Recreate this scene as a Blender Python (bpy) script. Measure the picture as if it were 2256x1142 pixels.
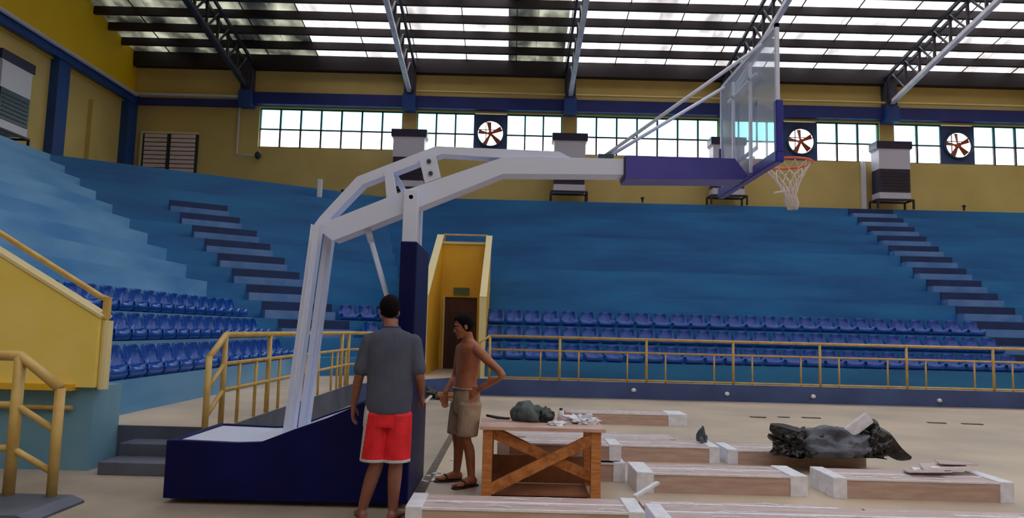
import bpy, bmesh, math, random
from mathutils import Vector, Matrix, Euler, noise
random.seed(7)
C = bpy.context.scene.collection
for o in list(bpy.data.objects): bpy.data.objects.remove(o)
V = Vector; PI = math.pi
# ---------------------------------------------------------------- camera
F = 1600.0; TH = math.atan(158/F); RO = 0.025; H = 1.45
cd = bpy.data.cameras.new('camera'); cam = bpy.data.objects.new('camera', cd); C.objects.link(cam)
cd.sensor_width = 36; cd.lens = F/2256*36; cd.clip_end = 200; cd.clip_start = .05
cam.matrix_world = Matrix.Translation((0,0,H)) @ Matrix.Rotation(PI/2+TH, 4, 'X') @ Matrix.Rotation(RO, 4, 'Z')
bpy.context.scene.camera = cam
# ---------------------------------------------------------------- sky and exposure
vs = bpy.context.scene.view_settings
vs.view_transform = 'Standard'; vs.look = 'None'; vs.gamma = 1; vs.use_curve_mapping = False; vs.exposure = 0.12
w = bpy.data.worlds.new('sky'); bpy.context.scene.world = w; w.use_nodes = True
nt = w.node_tree; bg = nt.nodes['Background']
tc = nt.nodes.new('ShaderNodeTexCoord'); sp = nt.nodes.new('ShaderNodeSeparateXYZ'); cr = nt.nodes.new('ShaderNodeValToRGB')
nt.links.new(tc.outputs['Generated'], sp.inputs[0]); nt.links.new(sp.outputs['Z'], cr.inputs[0]); nt.links.new(cr.outputs[0], bg.inputs[0])
cr.color_ramp.elements[0].position = 0.0; cr.color_ramp.elements[0].color = (.30,.32,.28,1)
cr.color_ramp.elements[1].position = 1.0; cr.color_ramp.elements[1].color = (.86,.92,1,1)
e_ = cr.color_ramp.elements.new(.06); e_.color = (1,1,1,1)
bg.inputs[1].default_value = 3.6
# ---------------------------------------------------------------- helpers
def lin(c):
    c = [x/255 for x in c]
    return tuple(x/12.92 if x <= .04045 else ((x+.055)/1.055)**2.4 for x in c)+(1,)
MATS = {}
def mat(name, rgb, rough=.6, metal=0, var=.0, scale=4, rgb2=None, bump=0, bscale=40, spec=.5, stretch=None):
    if name in MATS: return MATS[name]
    m = bpy.data.materials.new(name); MATS[name] = m; m.use_nodes = True; n = m.node_tree; b = n.nodes['Principled BSDF']
    b.inputs['Base Color'].default_value = lin(rgb); b.inputs['Roughness'].default_value = rough; b.inputs['Metallic'].default_value = metal
    b.inputs['Specular IOR Level'].default_value = spec
    co = n.nodes.new('ShaderNodeTexCoord'); src = co.outputs['Object']
    if stretch:
        mp = n.nodes.new('ShaderNodeMapping'); mp.inputs['Scale'].default_value = stretch; n.links.new(src, mp.inputs[0]); src = mp.outputs[0]
    if var or rgb2:
        nz = n.nodes.new('ShaderNodeTexNoise'); nz.inputs['Scale'].default_value = scale; nz.inputs['Detail'].default_value = 5
        n.links.new(src, nz.inputs['Vector'])
        r = n.nodes.new('ShaderNodeValToRGB'); a = lin(rgb)
        bcol = lin(rgb2) if rgb2 else tuple(x*(1-var) for x in a[:3])+(1,)
        r.color_ramp.elements[0].position = .35; r.color_ramp.elements[0].color = bcol
        r.color_ramp.elements[1].position = .65; r.color_ramp.elements[1].color = a
        n.links.new(nz.outputs[0], r.inputs[0]); n.links.new(r.outputs[0], b.inputs['Base Color'])
    if bump:
        n2 = n.nodes.new('ShaderNodeTexNoise'); n2.inputs['Scale'].default_value = bscale; n2.inputs['Detail'].default_value = 3
        n.links.new(src, n2.inputs['Vector'])
        bp = n.nodes.new('ShaderNodeBump'); bp.inputs['Strength'].default_value = bump; bp.inputs['Distance'].default_value = .02
        n.links.new(n2.outputs[0], bp.inputs['Height']); n.links.new(bp.outputs[0], b.inputs['Normal'])
    return m
def clear_mat(name, tint, fac, rough=.05, base=(.8,.85,.9), var=None):
    """thin see-through sheet: transparent mixed with a glossy / diffuse skin; fac = share of the skin"""
    m = bpy.data.materials.new(name); MATS[name] = m; m.use_nodes = True; n = m.node_tree; n.nodes.clear()
    out = n.nodes.new('ShaderNodeOutputMaterial'); mix = n.nodes.new('ShaderNodeMixShader'); tr = n.nodes.new('ShaderNodeBsdfTransparent')
    pb = n.nodes.new('ShaderNodeBsdfPrincipled'); pb.inputs['Base Color'].default_value = (*base,1); pb.inputs['Roughness'].default_value = rough
    tr.inputs[0].default_value = (*tint,1); mix.inputs[0].default_value = fac
    if var:
        co = n.nodes.new('ShaderNodeTexCoord'); mp = n.nodes.new('ShaderNodeMapping'); mp.inputs['Scale'].default_value = var[0]
        oi = n.nodes.new('ShaderNodeObjectInfo'); ad = n.nodes.new('ShaderNodeMath'); ad.operation = 'ADD'
        nz = n.nodes.new('ShaderNodeTexNoise'); nz.inputs['Scale'].default_value = 1; nz.inputs['Detail'].default_value = 4
        mr = n.nodes.new('ShaderNodeMapRange'); mr.inputs[1].default_value = .3; mr.inputs[2].default_value = .7; mr.inputs[3].default_value = var[1]; mr.inputs[4].default_value = var[2]
        n.links.new(co.outputs['Object'], mp.inputs[0]); n.links.new(mp.outputs[0], nz.inputs['Vector']); n.links.new(nz.outputs[0], mr.inputs[0])
        mu = n.nodes.new('ShaderNodeMath'); mu.operation = 'MULTIPLY'; mu.inputs[1].default_value = var[3]
        n.links.new(oi.outputs['Random'], mu.inputs[0]); n.links.new(mr.outputs[0], ad.inputs[0]); n.links.new(mu.outputs[0], ad.inputs[1])
        ad.use_clamp = True; n.links.new(ad.outputs[0], mix.inputs[0])
    n.links.new(tr.outputs[0], mix.inputs[1]); n.links.new(pb.outputs[0], mix.inputs[2]); n.links.new(mix.outputs[0], out.inputs[0])
    return m
ORG = {}
def org(o): return ORG.get(o.name, V((0,0,0))) if o else V((0,0,0))
def tag(o, label=None, cat=None, group=None, kind=None):
    if label: o['label'] = label
    if cat: o['category'] = cat
    if group: o['group'] = group
    if kind: o['kind'] = kind
    return o
def thing(name, loc, label=None, cat=None, group=None, kind=None):
    o = bpy.data.objects.new(name, None); C.objects.link(o); o.location = loc; o.empty_display_size = .1
    ORG[o.name] = V(loc); return tag(o, label, cat, group, kind)
class MB:
    def __init__(s): s.b = bmesh.new()
    def box(s, x0, x1, y0, y1, z0, z1, bev=0):
        r = bmesh.ops.create_cube(s.b, size=1)
        for v in r['verts']: v.co = V((x0+(v.co.x+.5)*(x1-x0), y0+(v.co.y+.5)*(y1-y0), z0+(v.co.z+.5)*(z1-z0)))
        if bev: bmesh.ops.bevel(s.b, geom=list({e for v in r['verts'] for e in v.link_edges}), offset=bev, segments=2, affect='EDGES', profile=.5)
        return s
    def bar(s, p, q, w, h, up=(0,0,1), bev=0):
        p = V(p); q = V(q); d = q-p; L = d.length; d.normalize(); up = V(up)
        if abs(d.dot(up)) > .98: up = V((0,1,0))
        sx = d.cross(up).normalized(); uz = sx.cross(d)
        r = bmesh.ops.create_cube(s.b, size=1)
        for v in r['verts']: v.co = p + d*((v.co.y+.5)*L) + sx*(v.co.x*w) + uz*(v.co.z*h)
        if bev: bmesh.ops.bevel(s.b, geom=list({e for v in r['verts'] for e in v.link_edges}), offset=bev, segments=2, affect='EDGES')
        return s
    def tube(s, pts, r, seg=8, closed=False):
        pts = [V(p) for p in pts]; n = len(pts); rings = []
        if not isinstance(r, (list, tuple)): r = [r]*n
        px = None
        for i, p in enumerate(pts):
            if closed: d = pts[(i+1) % n]-pts[i-1]
            else: d = pts[min(i+1, n-1)]-pts[max(i-1, 0)]
            if d.length < 1e-9: d = V((0,0,1))
            d.normalize()
            if px is None: a = d.cross(V((0,0,1)) if abs(d.z) < .95 else V((1,0,0))).normalized()
            else:
                a = px - d*px.dot(d)
                if a.length < 1e-6: a = d.orthogonal()
                a.normalize()
            px = a; b = d.cross(a)
            rings.append([s.b.verts.new(p+a*(r[i]*math.cos(2*PI*k/seg))+b*(r[i]*math.sin(2*PI*k/seg))) for k in range(seg)])
        m = n if closed else n-1
        for i in range(m):
            A = rings[i]; B = rings[(i+1) % n]
            for k in range(seg): s.b.faces.new((A[k], A[(k+1) % seg], B[(k+1) % seg], B[k]))
        if not closed: s.b.faces.new(rings[0][::-1]); s.b.faces.new(rings[-1])
        return s
    def prism(s, poly, a, b, axis='z'):
        def mk(p, t):
            return {'z': (p[0], p[1], t), 'y': (p[0], t, p[1]), 'x': (t, p[0], p[1])}[axis]
        A = [s.b.verts.new(mk(p, a)) for p in poly]; B = [s.b.verts.new(mk(p, b)) for p in poly]; n = len(poly)
        s.b.faces.new(A[::-1]); s.b.faces.new(B)
        for i in range(n): s.b.faces.new((A[i], A[(i+1) % n], B[(i+1) % n], B[i]))
        return s
    def ball(s, c, rx, ry=None, rz=None, sub=2, rot=None):
        ry = ry or rx; rz = rz or rx
        r = bmesh.ops.create_icosphere(s.b, subdivisions=sub, radius=1)
        for v in r['verts']:
            q = V((v.co.x*rx, v.co.y*ry, v.co.z*rz))
            if rot: q = rot @ q
            v.co = V(c)+q
        return s
    def loft(s, secs, n=16, sub=3):
        """secs: (centre, half-axis vector a, half-axis vector b); catmull-rom smoothed, capped"""
        secs = [(V(c), V(a), V(b)) for c, a, b in secs]; out = []
        def cr(p0, p1, p2, p3, t): return .5*((2*p1)+(p2-p0)*t+(2*p0-5*p1+4*p2-p3)*t*t+(3*p1-p0-3*p2+p3)*t**3)
        m = len(secs)
        for i in range(m-1):
            q = [secs[max(i-1, 0)], secs[i], secs[i+1], secs[min(i+2, m-1)]]
            for k in range(sub):
                out.append(tuple(cr(*(x[j] for x in q), k/sub) for j in range(3)))
        out.append(secs[-1]); rings = []
        for c, a, b in out: rings.append([s.b.verts.new(c+a*math.cos(2*PI*k/n)+b*math.sin(2*PI*k/n)) for k in range(n)])
        for A, B in zip(rings, rings[1:]):
            for k in range(n): s.b.faces.new((A[k], A[(k+1) % n], B[(k+1) % n], B[k]))
        s.b.faces.new(rings[0][::-1]); s.b.faces.new(rings[-1])
        return s
    def build(s, name, m, parent=None, smooth=False, **kw):
        o = org(parent); bmesh.ops.recalc_face_normals(s.b, faces=s.b.faces)
        for v in s.b.verts: v.co -= o
        me = bpy.data.meshes.new(name); s.b.to_mesh(me); s.b.free()
        for x in (m if isinstance(m, (list, tuple)) else [m]): me.materials.append(x)
        if smooth:
            for p in me.polygons: p.use_smooth = True
        ob = bpy.data.objects.new(name, me); C.objects.link(ob)
        if parent: ob.parent = parent; ORG[ob.name] = o.copy()
        return tag(ob, **kw)
def box(name, m, parent, *a, bev=0, **kw): return MB().box(*a, bev=bev).build(name, m, parent, **kw)
def base_box(name, m, *a, bev=0, **kw):
    """a single-mesh thing or structure whose origin sits at its base centre"""
    b = MB().box(*a, bev=bev); o = b.build(name, m, None, **kw); recentre(o); return o
def recentre(o):
    co = [v.co for v in o.data.vertices]; lo = V([min(c[i] for c in co) for i in range(3)]); hi = V([max(c[i] for c in co) for i in range(3)])
    c = V(((lo.x+hi.x)/2, (lo.y+hi.y)/2, lo.z)); o.data.transform(Matrix.Translation(-c)); o.location = c
def copy_tree(o, parent=None):
    c = o.copy(); C.objects.link(c)
    if parent: c.parent = parent
    for ch in o.children: copy_tree(ch, c)
    return c
ORD = 'first second third fourth fifth sixth seventh eighth ninth tenth eleventh twelfth thirteenth fourteenth fifteenth sixteenth seventeenth eighteenth nineteenth twentieth twenty-first twenty-second twenty-third twenty-fourth twenty-fifth twenty-sixth twenty-seventh twenty-eighth twenty-ninth thirtieth'.split()
# ---------------------------------------------------------------- materials
M_floor = mat('floor_concrete', (172,158,144), .5, var=.25, scale=.9, rgb2=(144,132,120), bump=.1, bscale=6)
M_court = mat('court_screed', (206,188,166), .42, var=.2, scale=.6, rgb2=(178,164,148), bump=.1, bscale=5)
M_blue = mat('blue_painted_concrete', (30,124,184), .5, var=.3, scale=.55, rgb2=(18,98,162), bump=.2, bscale=3, stretch=(.6,.6,3))
M_blueL = mat('window_lit_blue_concrete', (116,168,210), .5, var=.3, scale=.7, rgb2=(76,138,194), bump=.15, bscale=3, stretch=(1,.5,2))  # same blue paint, made paler for the window light on the left stand
M_teal = mat('teal_wall_paint', (122,168,192), .55, rgb2=(98,148,178), scale=.8)
M_kerb = mat('navy_kerb_paint', (68,90,146), .5, rgb2=(54,74,126), scale=1.2)
M_step = mat('slate_step_paint', (92,98,116), .55, rgb2=(66,74,96), scale=2)
M_navy = mat('navy_wall_paint', (34,48,124), .5, rgb2=(26,38,106), scale=1); M_navyL = mat('blue_column_paint', (30,76,150), .5, rgb2=(22,60,128), scale=1)
M_slot = mat('navy_riser', (10,48,104), .6, rgb2=(6,36,84), scale=2)
M_pale = mat('pale_step_nosing', (104,142,194), .6, rgb2=(76,122,182), scale=2)
M_yel = mat('cream_yellow_wall', (216,190,118), .65, rgb2=(202,176,104), scale=.6)
M_yel2 = mat('gable_yellow', (248,204,10), .6, rgb2=(240,194,8), scale=.5)
M_yel3 = mat('parapet_yellow', (250,228,138), .5, rgb2=(240,212,92), scale=.9)
M_yel4 = mat('tunnel_yellow', (230,184,50), .55, rgb2=(220,168,34), scale=1.2)
M_trimy = mat('pale_parapet_edge', (226,212,160), .55)
M_rail = mat('ochre_rail_paint', (204,176,106), .38, rgb2=(190,152,82), scale=6, bump=.1)
M_purlin = mat('purlin_brown', (30,16,24), .6)
M_truss = mat('truss_slate', (60,60,74), .5, rgb2=(44,44,58), scale=5)
M_chord = mat('lit_truss_chord', (246,242,248), .3, rgb2=(226,222,232), scale=3)  # near-white colour carries the light on the chord undersides
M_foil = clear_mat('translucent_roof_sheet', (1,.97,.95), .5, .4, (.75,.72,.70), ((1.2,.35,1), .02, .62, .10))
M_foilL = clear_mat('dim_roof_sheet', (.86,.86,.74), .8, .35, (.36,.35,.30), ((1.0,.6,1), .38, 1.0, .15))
M_paneT = clear_mat('cyan_window_glass', (.58,.90,.95), .06, .05)
M_paneW = clear_mat('clear_window_glass', (.98,.99,1), .04, .05)
M_glass = clear_mat('backboard_glass', (.88,.93,.98), .40, .06, (.78,.87,1.0))
M_plas = clear_mat('clear_plastic_wrap', (1,1,1), .45, .18, (.85,.85,.9), ((9,9,9), .25, .75, .1))
M_frame = mat('window_frame_dark', (40,48,56), .5)
M_white = mat('white_powder_coat', (216,226,255), .28)
M_pad = mat('navy_vinyl', (2,10,84), .5, rgb2=(1,6,68), scale=3, bump=.12, bscale=5, spec=.2)
M_padv = mat('violet_navy_vinyl', (74,74,172), .36, rgb2=(66,66,158), scale=3); M_padb = mat('royal_blue_vinyl', (40,42,160), .36, rgb2=(32,34,142), scale=3)
M_seat = mat('blue_seat_plastic', (4,78,176), .2, rgb2=(2,66,160), scale=8)
M_bracket = mat('seat_bracket_steel', (70,80,100), .4, .6)
M_wood = mat('raw_lumber', (206,138,78), .6, rgb2=(176,106,56), scale=6, stretch=(1,1,8), bump=.1)
M_woodx = mat('raw_lumber_brace', (200,132,70), .6, rgb2=(160,92,44), scale=7, stretch=(3,3,3))
M_ply = mat('plywood_top', (214,180,168), .45, rgb2=(190,154,140), scale=5)
M_plyd = mat('dark_plywood', (156,100,66), .6, rgb2=(130,82,54), scale=5)
M_card = mat('carton_cardboard', (198,172,160), .6, rgb2=(180,150,138), scale=4, stretch=(.8,4,6))
M_cardt = mat('carton_top_film', (216,196,196), .3, rgb2=(190,166,166), scale=6, stretch=(.6,5,5), bump=.3, bscale=30)
M_foam = mat('white_foam_end', (236,238,250), .5, rgb2=(218,220,234), scale=14)
M_black = mat('black_plastic_film', (22,24,32), .22, rgb2=(10,10,14), scale=6, bump=.7, bscale=18)
M_grey = mat('grey_plastic_film', (92,98,116), .25, rgb2=(54,58,74), scale=5, bump=.7, bscale=14)
M_paper = mat('white_paper', (232,232,238), .6)
M_skin1 = mat('warm_tan_skin', (148,96,80), .5, rgb2=(134,84,70), scale=8)
M_skin2 = mat('deep_tan_skin', (176,110,78), .5, rgb2=(152,90,62), scale=7)
M_hair = mat('black_hair', (10,8,12), .85, bump=.5, bscale=60, spec=.15)
M_shirt = mat('grey_blue_cotton', (78,84,106), .85, rgb2=(66,72,94), scale=5, bump=.5, bscale=9)
M_red = mat('red_mesh_fabric', (236,24,46), .6, rgb2=(206,14,36), scale=9, bump=.5, bscale=12)
M_trim = mat('pale_side_panel', (196,200,206), .7)
M_khaki = mat('khaki_cotton', (176,152,130), .85, rgb2=(152,128,108), scale=8, bump=.5, bscale=14)
M_sandal = mat('dark_rubber_sandal', (44,30,28), .6)
M_eye = mat('eye_white', (150,138,128), .5); M_iris = mat('dark_iris', (30,18,12), .2); M_lip = mat('lip_brown', (128,66,56), .5)
M_orange = mat('orange_rim_paint', (240,96,60), .35); M_net = mat('white_net_cord', (232,226,226), .8)
M_door = mat('dark_brown_door', (84,44,30), .45, rgb2=(64,32,22), scale=3, stretch=(4,4,1)); M_doord = mat('dark_door_panel', (54,28,22), .5)  # door panel in a deeper brown than the leaf
M_cab_w = mat('cabinet_offwhite', (206,200,214), .4); M_cab_d = mat('cabinet_dark_panel', (44,36,66), .35)
M_iron = mat('black_steel_stand', (34,30,32), .5)
M_fan = mat('orange_brown_fan', (190,84,44), .5, rgb2=(140,52,28), scale=3); M_fand = mat('dark_fan_cage', (46,66,90), .5)
M_pipe = mat('white_pvc_pipe', (206,200,206), .4)
M_red2 = mat('red_marking', (208,60,60), .5)
M_sign = mat('green_sign', (84,104,76), .5); M_stain = mat('dark_floor_debris', (78,70,62), .8, rgb2=(110,98,86), scale=9)
# ---------------------------------------------------------------- structure: floor, walls, roof
XL, XR, YB, YF = -14.83, 26.0, 27.3, -18.3
box('floor', M_floor, None, XL-.3, XR+.3, YF-.3, YB+.3, -.3, 0, kind='structure')
S = .19; ZE = 11.65; YR = 4.5
def zr(y): return ZE+S*(YB-y) if y >= YR else ZE+S*(YB-YR)-S*(YR-y)
wb = MB()
for a in ((XL-.3,-9.85,YB,YB+.3,0,ZE+.2), (-9.85,XR+.3,YB,YB+.3,0,8.22), (-9.85,XR+.3,YB,YB+.3,9.78,ZE+.2)): wb.box(*a)
PX = [-10.29, -4.07, 2.07, 8.12, 14.3, 20.4]
for x in PX[1:]: wb.box(x-.28, x+.28, YB, YB+.3, 8.22, 9.78)
wb.build('wall_back', M_yel, kind='structure')
wl = MB(); wl.prism([(YF,0),(YB,0),(YB,9.7),(YF,9.7)], XL-.3, XL, 'x')
wlo = wl.build('wall_left', M_yel, kind='structure')
g = MB(); g.prism([(YF,9.7),(YB,9.7),(YB,zr(YB)+.1),(YR,zr(YR)+.1),(YF,zr(YF)+.1)], XL-.3, XL+.1, 'x'); g.build('gable_panel', M_yel2, wlo, label='bright yellow gable triangle above the navy beam')
r_ = MB(); r_.prism([(YF,0),(YB,0),(YB,zr(YB)+.1),(YR,zr(YR)+.1),(YF,zr(YF)+.1)], XR, XR+.3, 'x'); r_.build('wall_right', M_yel, kind='structure')
box('wall_front', M_yel, None, XL-.3, XR+.3, YF-.3, YF, 0, zr(YF)+.2, kind='structure')
# left wall columns, beams, reveals
for y0, y1 in ((22.42,23.02),(26.65,27.3),(18.1,18.7),(13.8,14.4),(9.5,10.1)): box('column', M_navyL, wlo, XL, -14.55, y0, y1, 0, 9.72)
box('trim_1', M_navyL, None, XL, -14.5, YF, YB-.02, 9.72, 10.08, kind='structure')
box('pilaster', M_yel, wlo, XL, -14.68, 24.6, 25.2, 0, 9.1)
cp = MB().tube([(-14.42,YF+1,10.02),(-14.42,YB-.42,10.02)], .07).build('conduit_pipe', M_pipe)
tag(cp, 'white conduit pipe running along the navy beam of the left wall', 'pipe')
# back beam, bands
box('trim_2', M_navy, None, -10.3, XR, 27.02, YB, 9.84, 10.3, kind='structure')
box('trim_3', M_navy, None, -14.5, -10.3, 27.05, YB, 9.74, 9.98, kind='structure')
box('trim_4', M_purlin, None, -14.7, XR, 27.0, YB, 11.22, 11.6, kind='structure')
for (a,b,z,l) in ((-14.4,-10.4,10.08,'white conduit pipe on the back wall left of the first truss'), (-3.8,XR-.5,10.46,'thin tan pipe above the navy beam of the back wall')):
    tag(MB().tube([(a,26.98,z),(b,26.98,z)], .045 if a > -5 else .06).build('conduit_pipe', M_yel if a > -5 else M_pipe), l, 'pipe')
for x in PX:
    box('column_stub', M_truss, bpy.data.objects['wall_back'], x-.2, x+.2, 26.85, YB, 10.3, 11.25)
    box('column_cap', M_navyL, bpy.data.objects['wall_back'], x-.24, x+.24, 26.8, YB, 9.7, 10.3)
tag(MB().tube([(-10.6,27.2,9.7),(-10.6,27.2,7.9),(-10.2,27.2,7.85),(-9.95,27.2,7.85)], .04).build('drain_pipe', M_pipe), 'thin pale pipe running down the wall left of the first window', 'pipe')
lp = thing('wall_lamp', (-9.75,27.2,7.75), 'small dark round fixture under the left end of the first window', 'lamp')
MB().ball((-9.75,27.1,7.85), .13, .08, .16).build('lamp_head', M_frame, lp, smooth=True); MB().tube([(-9.75,27.15,7.85),(-9.75,27.3,7.85)], .05).build('wall_mount', M_frame, lp)
# roof
ceil = thing('ceiling', (5,5,0), kind='structure')
x = XL-.2; k = 0
while x < XR+.2:
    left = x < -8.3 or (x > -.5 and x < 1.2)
    for (ya, yb) in ((YR, YB+.25), (YF-.3, YR)):
        b = MB(); za = zr(ya)+.12+.012*(k % 2); zb = zr(yb)+.12+.012*(k % 2)
        if yb > YB: zb = ZE+.12+.012*(k % 2)-S*(yb-YB)
        b.prism([(ya,za),(yb,zb),(yb,zb+.006),(ya,za+.006)], x, x+1.06, 'x')
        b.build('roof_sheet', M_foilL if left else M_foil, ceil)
    x += 1.05; k += 1
y = 27.1
while y > YF:
    z = zr(y); MB().box(XL+.1, XR-.05, y-.07, y+.07, z-.17, z+.1).build('purlin', M_purlin, ceil); y -= .925
x = XL+1.5
while x < XR:      # sag rods between the purlins
    MB().bar((x, 27.2, zr(27.2)+.05), (x, 12, zr(12)+.05), .03, .03).build('sag_rod', M_purlin, ceil); x += 1.9
# trusses
tn = ['the left end of the first window', 'the first cabinet from the left', 'the second cabinet, left of centre', 'the third cabinet, behind the backboard', 'the rightmost cabinet', 'the far right end of the hall']
for i, x in enumerate(PX):
    t = thing('roof_truss', (x,27.0,10.4), 'slate steel roof truss above '+tn[i], 'roof truss', 'roof trusses')
    zb = lambda yy: 10.42+S*(27.0-yy)
    zt = lambda yy: zb(yy)+1.05
    MB().bar((x,27.0,zb(27.0)),(x,YR,zb(YR)), .16, .14).build('bottom_chord', M_chord if i in (1,2,3,4) else M_truss, t, label='chord with its lit underside painted pale' if i in (1,2,3,4) else None)
    for s_ in (-.16,.16): MB().bar((x+s_,27.0,zt(27.0)),(x+s_,YR,zt(YR)), .08, .12).build('top_chord', M_truss, t)
    yy = 26.8; q = 0
    while yy > YR+.5:
        MB().bar((x,yy,zb(yy)),(x,yy,zt(yy)), .08, .08).build('web_post', M_truss, t)
        MB().bar((x,yy,zt(yy)),(x,yy-.92,zb(yy-.92)), .06, .06).build('web_diagonal', M_truss, t)
        yy -= .92; q += 1
    MB().box(x-.14,x+.14,26.75,27.0,10.42,11.4).build('end_plate', M_truss, t)
# windows (bays between the pillars)
bays = [(-9.85,-4.35,0),(-3.79,1.79,1),(2.35,7.84,0),(8.40,14.02,1),(14.58,20.12,1),(20.68,25.9,0)]
fanx = {1:-.95, 3:11.0, 4:17.06}
for i, (a, b, fan) in enumerate(bays):
    wn = thing('window_%d' % (i+1), ((a+b)/2, YB+.15, 8.22), kind='structure')
    segs = [(a,b)]
    if fan: fx = fanx[i]; segs = [(a, fx-.62), (fx+.62, b)]
    for s0, s1 in segs:
        n = max(1, round((s1-s0)/.79)); wdt = (s1-s0)/n
        box('frame_rail', M_frame, wn, s0, s1, YB+.1, YB+.17, 8.22, 8.27); box('frame_rail', M_frame, wn, s0, s1, YB+.1, YB+.17, 9.73, 9.78); box('transom', M_frame, wn, s0, s1, YB+.1, YB+.17, 8.93, 8.98)
        for k in range(n+1): box('mullion', M_frame, wn, s0+k*wdt-.03, s0+k*wdt+.03, YB+.09, YB+.18, 8.27, 9.73)
        for k in range(n):
            box('pane', M_paneW, wn, s0+k*wdt+.03, s0+(k+1)*wdt-.03, YB+.13, YB+.136, 8.27, 8.93)
            box('pane', M_paneT, wn, s0+k*wdt+.03, s0+(k+1)*wdt-.03, YB+.13, YB+.136, 8.98, 9.73)
fl = {1:'above the arm of the basketball stand', 3:'right behind the basketball hoop', 4:'right of the rightmost cabinet'}
for i, fx in fanx.items():
    t = thing('exhaust_fan', (fx, YB+.05, 8.22), 'round wall exhaust fan with orange brown blades, '+fl[i], 'exhaust fan', 'exhaust fans in the window band')
    pl = MB(); N = 24; R = .52; cz = 8.98
    # square plate with a round hole
    sq = []
    for k in range(N):
        a_ = 2*PI*k/N; c_, s_ = math.cos(a_), math.sin(a_); m_ = max(abs(c_)/.62, abs(s_)/.76); sq.append((fx+c_/m_, cz+s_/m_, fx+R*c_, cz+R*s_) if k not in (3,9,15,21) else (fx+math.copysign(.62,c_), cz+math.copysign(.76,s_), fx+R*c_, cz+R*s_))
    for k in range(N):
        A, B = sq[k], sq[(k+1) % N]; v = [pl.b.verts.new((p[0], yy, p[1])) for yy in (YB+.06, YB+.12) for p in ((A[0],A[1]),(B[0],B[1]),(B[2],B[3]),(A[2],A[3]))]
        for f_ in ((0,1,2,3),(7,6,5,4),(0,4,5,1),(3,2,6,7)): pl.b.faces.new([v[j] for j in f_])
    pl.build('mounting_plate', M_kerb, t)
    MB().tube([(fx+R*math.cos(2*PI*k/28), YB+.02, cz+R*math.sin(2*PI*k/28)) for k in range(28)], .045, 6, True).build('ring', M_fand, t, smooth=True)
    MB().tube([(fx,YB-.02,cz),(fx,YB+.15,cz)], .09, 10).build('hub', M_fan, t)
    for k in range(5):
        a_ = PI/2+2*PI*k/5+.2; u = V((math.cos(a_),0,math.sin(a_))); s_ = V((-math.sin(a_),0,math.cos(a_)))
        b = MB(); q = [V((fx,YB+.06,cz))+u*r+s_*w_+V((0,y_,0)) for r,w_,y_ in ((.08,-.04,.02),(.46,-.12,.05),(.47,.07,-.04),(.08,.04,-.02))]
        A = [b.b.verts.new(p) for p in q]; B = [b.b.verts.new(p+V((0,.012,0))) for p in q]
        b.b.faces.new(A[::-1]); b.b.faces.new(B)
        for j in range(4): b.b.faces.new((A[j],A[(j+1)%4],B[(j+1)%4],B[j]))
        b.build('blade', M_fan, t)
    MB().bar((fx-R,YB+.16,cz+.18),(fx+R,YB+.16,cz+.18), .03,.03).bar((fx-.18,YB+.16,cz-R),(fx-.18,YB+.16,cz+R), .03,.03).build('guard', M_fand, t)
# louvre window
lw = thing('window_7', (-13.2, YB, 7.0), kind='structure')
box('frame', M_trimy, lw, -14.3, -12.1, YB-.1, YB, 8.62, 8.72); box('frame', M_trimy, lw, -14.32, -14.22, YB-.1, YB, 6.6, 8.62)
box('frame', M_frame, lw, -13.28, -13.14, YB-.12, YB, 6.6, 8.62); box('frame', M_frame, lw, -12.2, -12.12, YB-.1, YB, 6.6, 8.62); box('frame', M_frame, lw, -14.22, -14.15, YB-.1, YB, 6.6, 8.62)
box('back_panel', M_frame, lw, -14.2, -12.14, YB-.04, YB, 6.6, 8.62)
M_louv = mat('louvre_glass_pink_white', (236,214,214), .3)
for s0, s1 in ((-14.15,-13.28),(-13.14,-12.2)):
    for k in range(12): MB().bar((s0,YB-.075,6.72+k*.165),(s1,YB-.075,6.72+k*.165), .05,.13).build('louvre_slat', M_louv, lw)
# ---------------------------------------------------------------- stands
AN = math.radians(32.5); NV = V((-math.sin(AN), math.cos(AN), 0)); TV = V((math.cos(AN), math.sin(AN), 0))
C0 = NV.dot(V((-2.2,17.5,0))); RISE, RUN, X0, Y0, Z0 = .425, .70, -4.55, 17.5, .75
def zj(j): return Z0+RISE*j
def yb(j): return Y0+RUN*j
def xl(j): return X0-RUN*j
def cl(j, X=None, Y=None):     # point on corner riser line j
    c = C0+RUN*j
    if X is not None: return (X, (c-NV.x*X)/NV.y)
    return ((c-NV.y*Y)/NV.x, Y)
NJ = 14
st_b = thing('bleachers', (5,17.5,0), 'blue painted concrete bleachers straight along the back wall', 'bleachers', kind='structure')
st_c = thing('bleachers', (-6,17,0), 'angled corner section of blue concrete bleachers at the back left', 'bleachers', kind='structure')
st_l = thing('bleachers', (-4.55,10,0), 'blue concrete bleachers along the left wall, window light put into the colour', 'bleachers', kind='structure')
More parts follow.
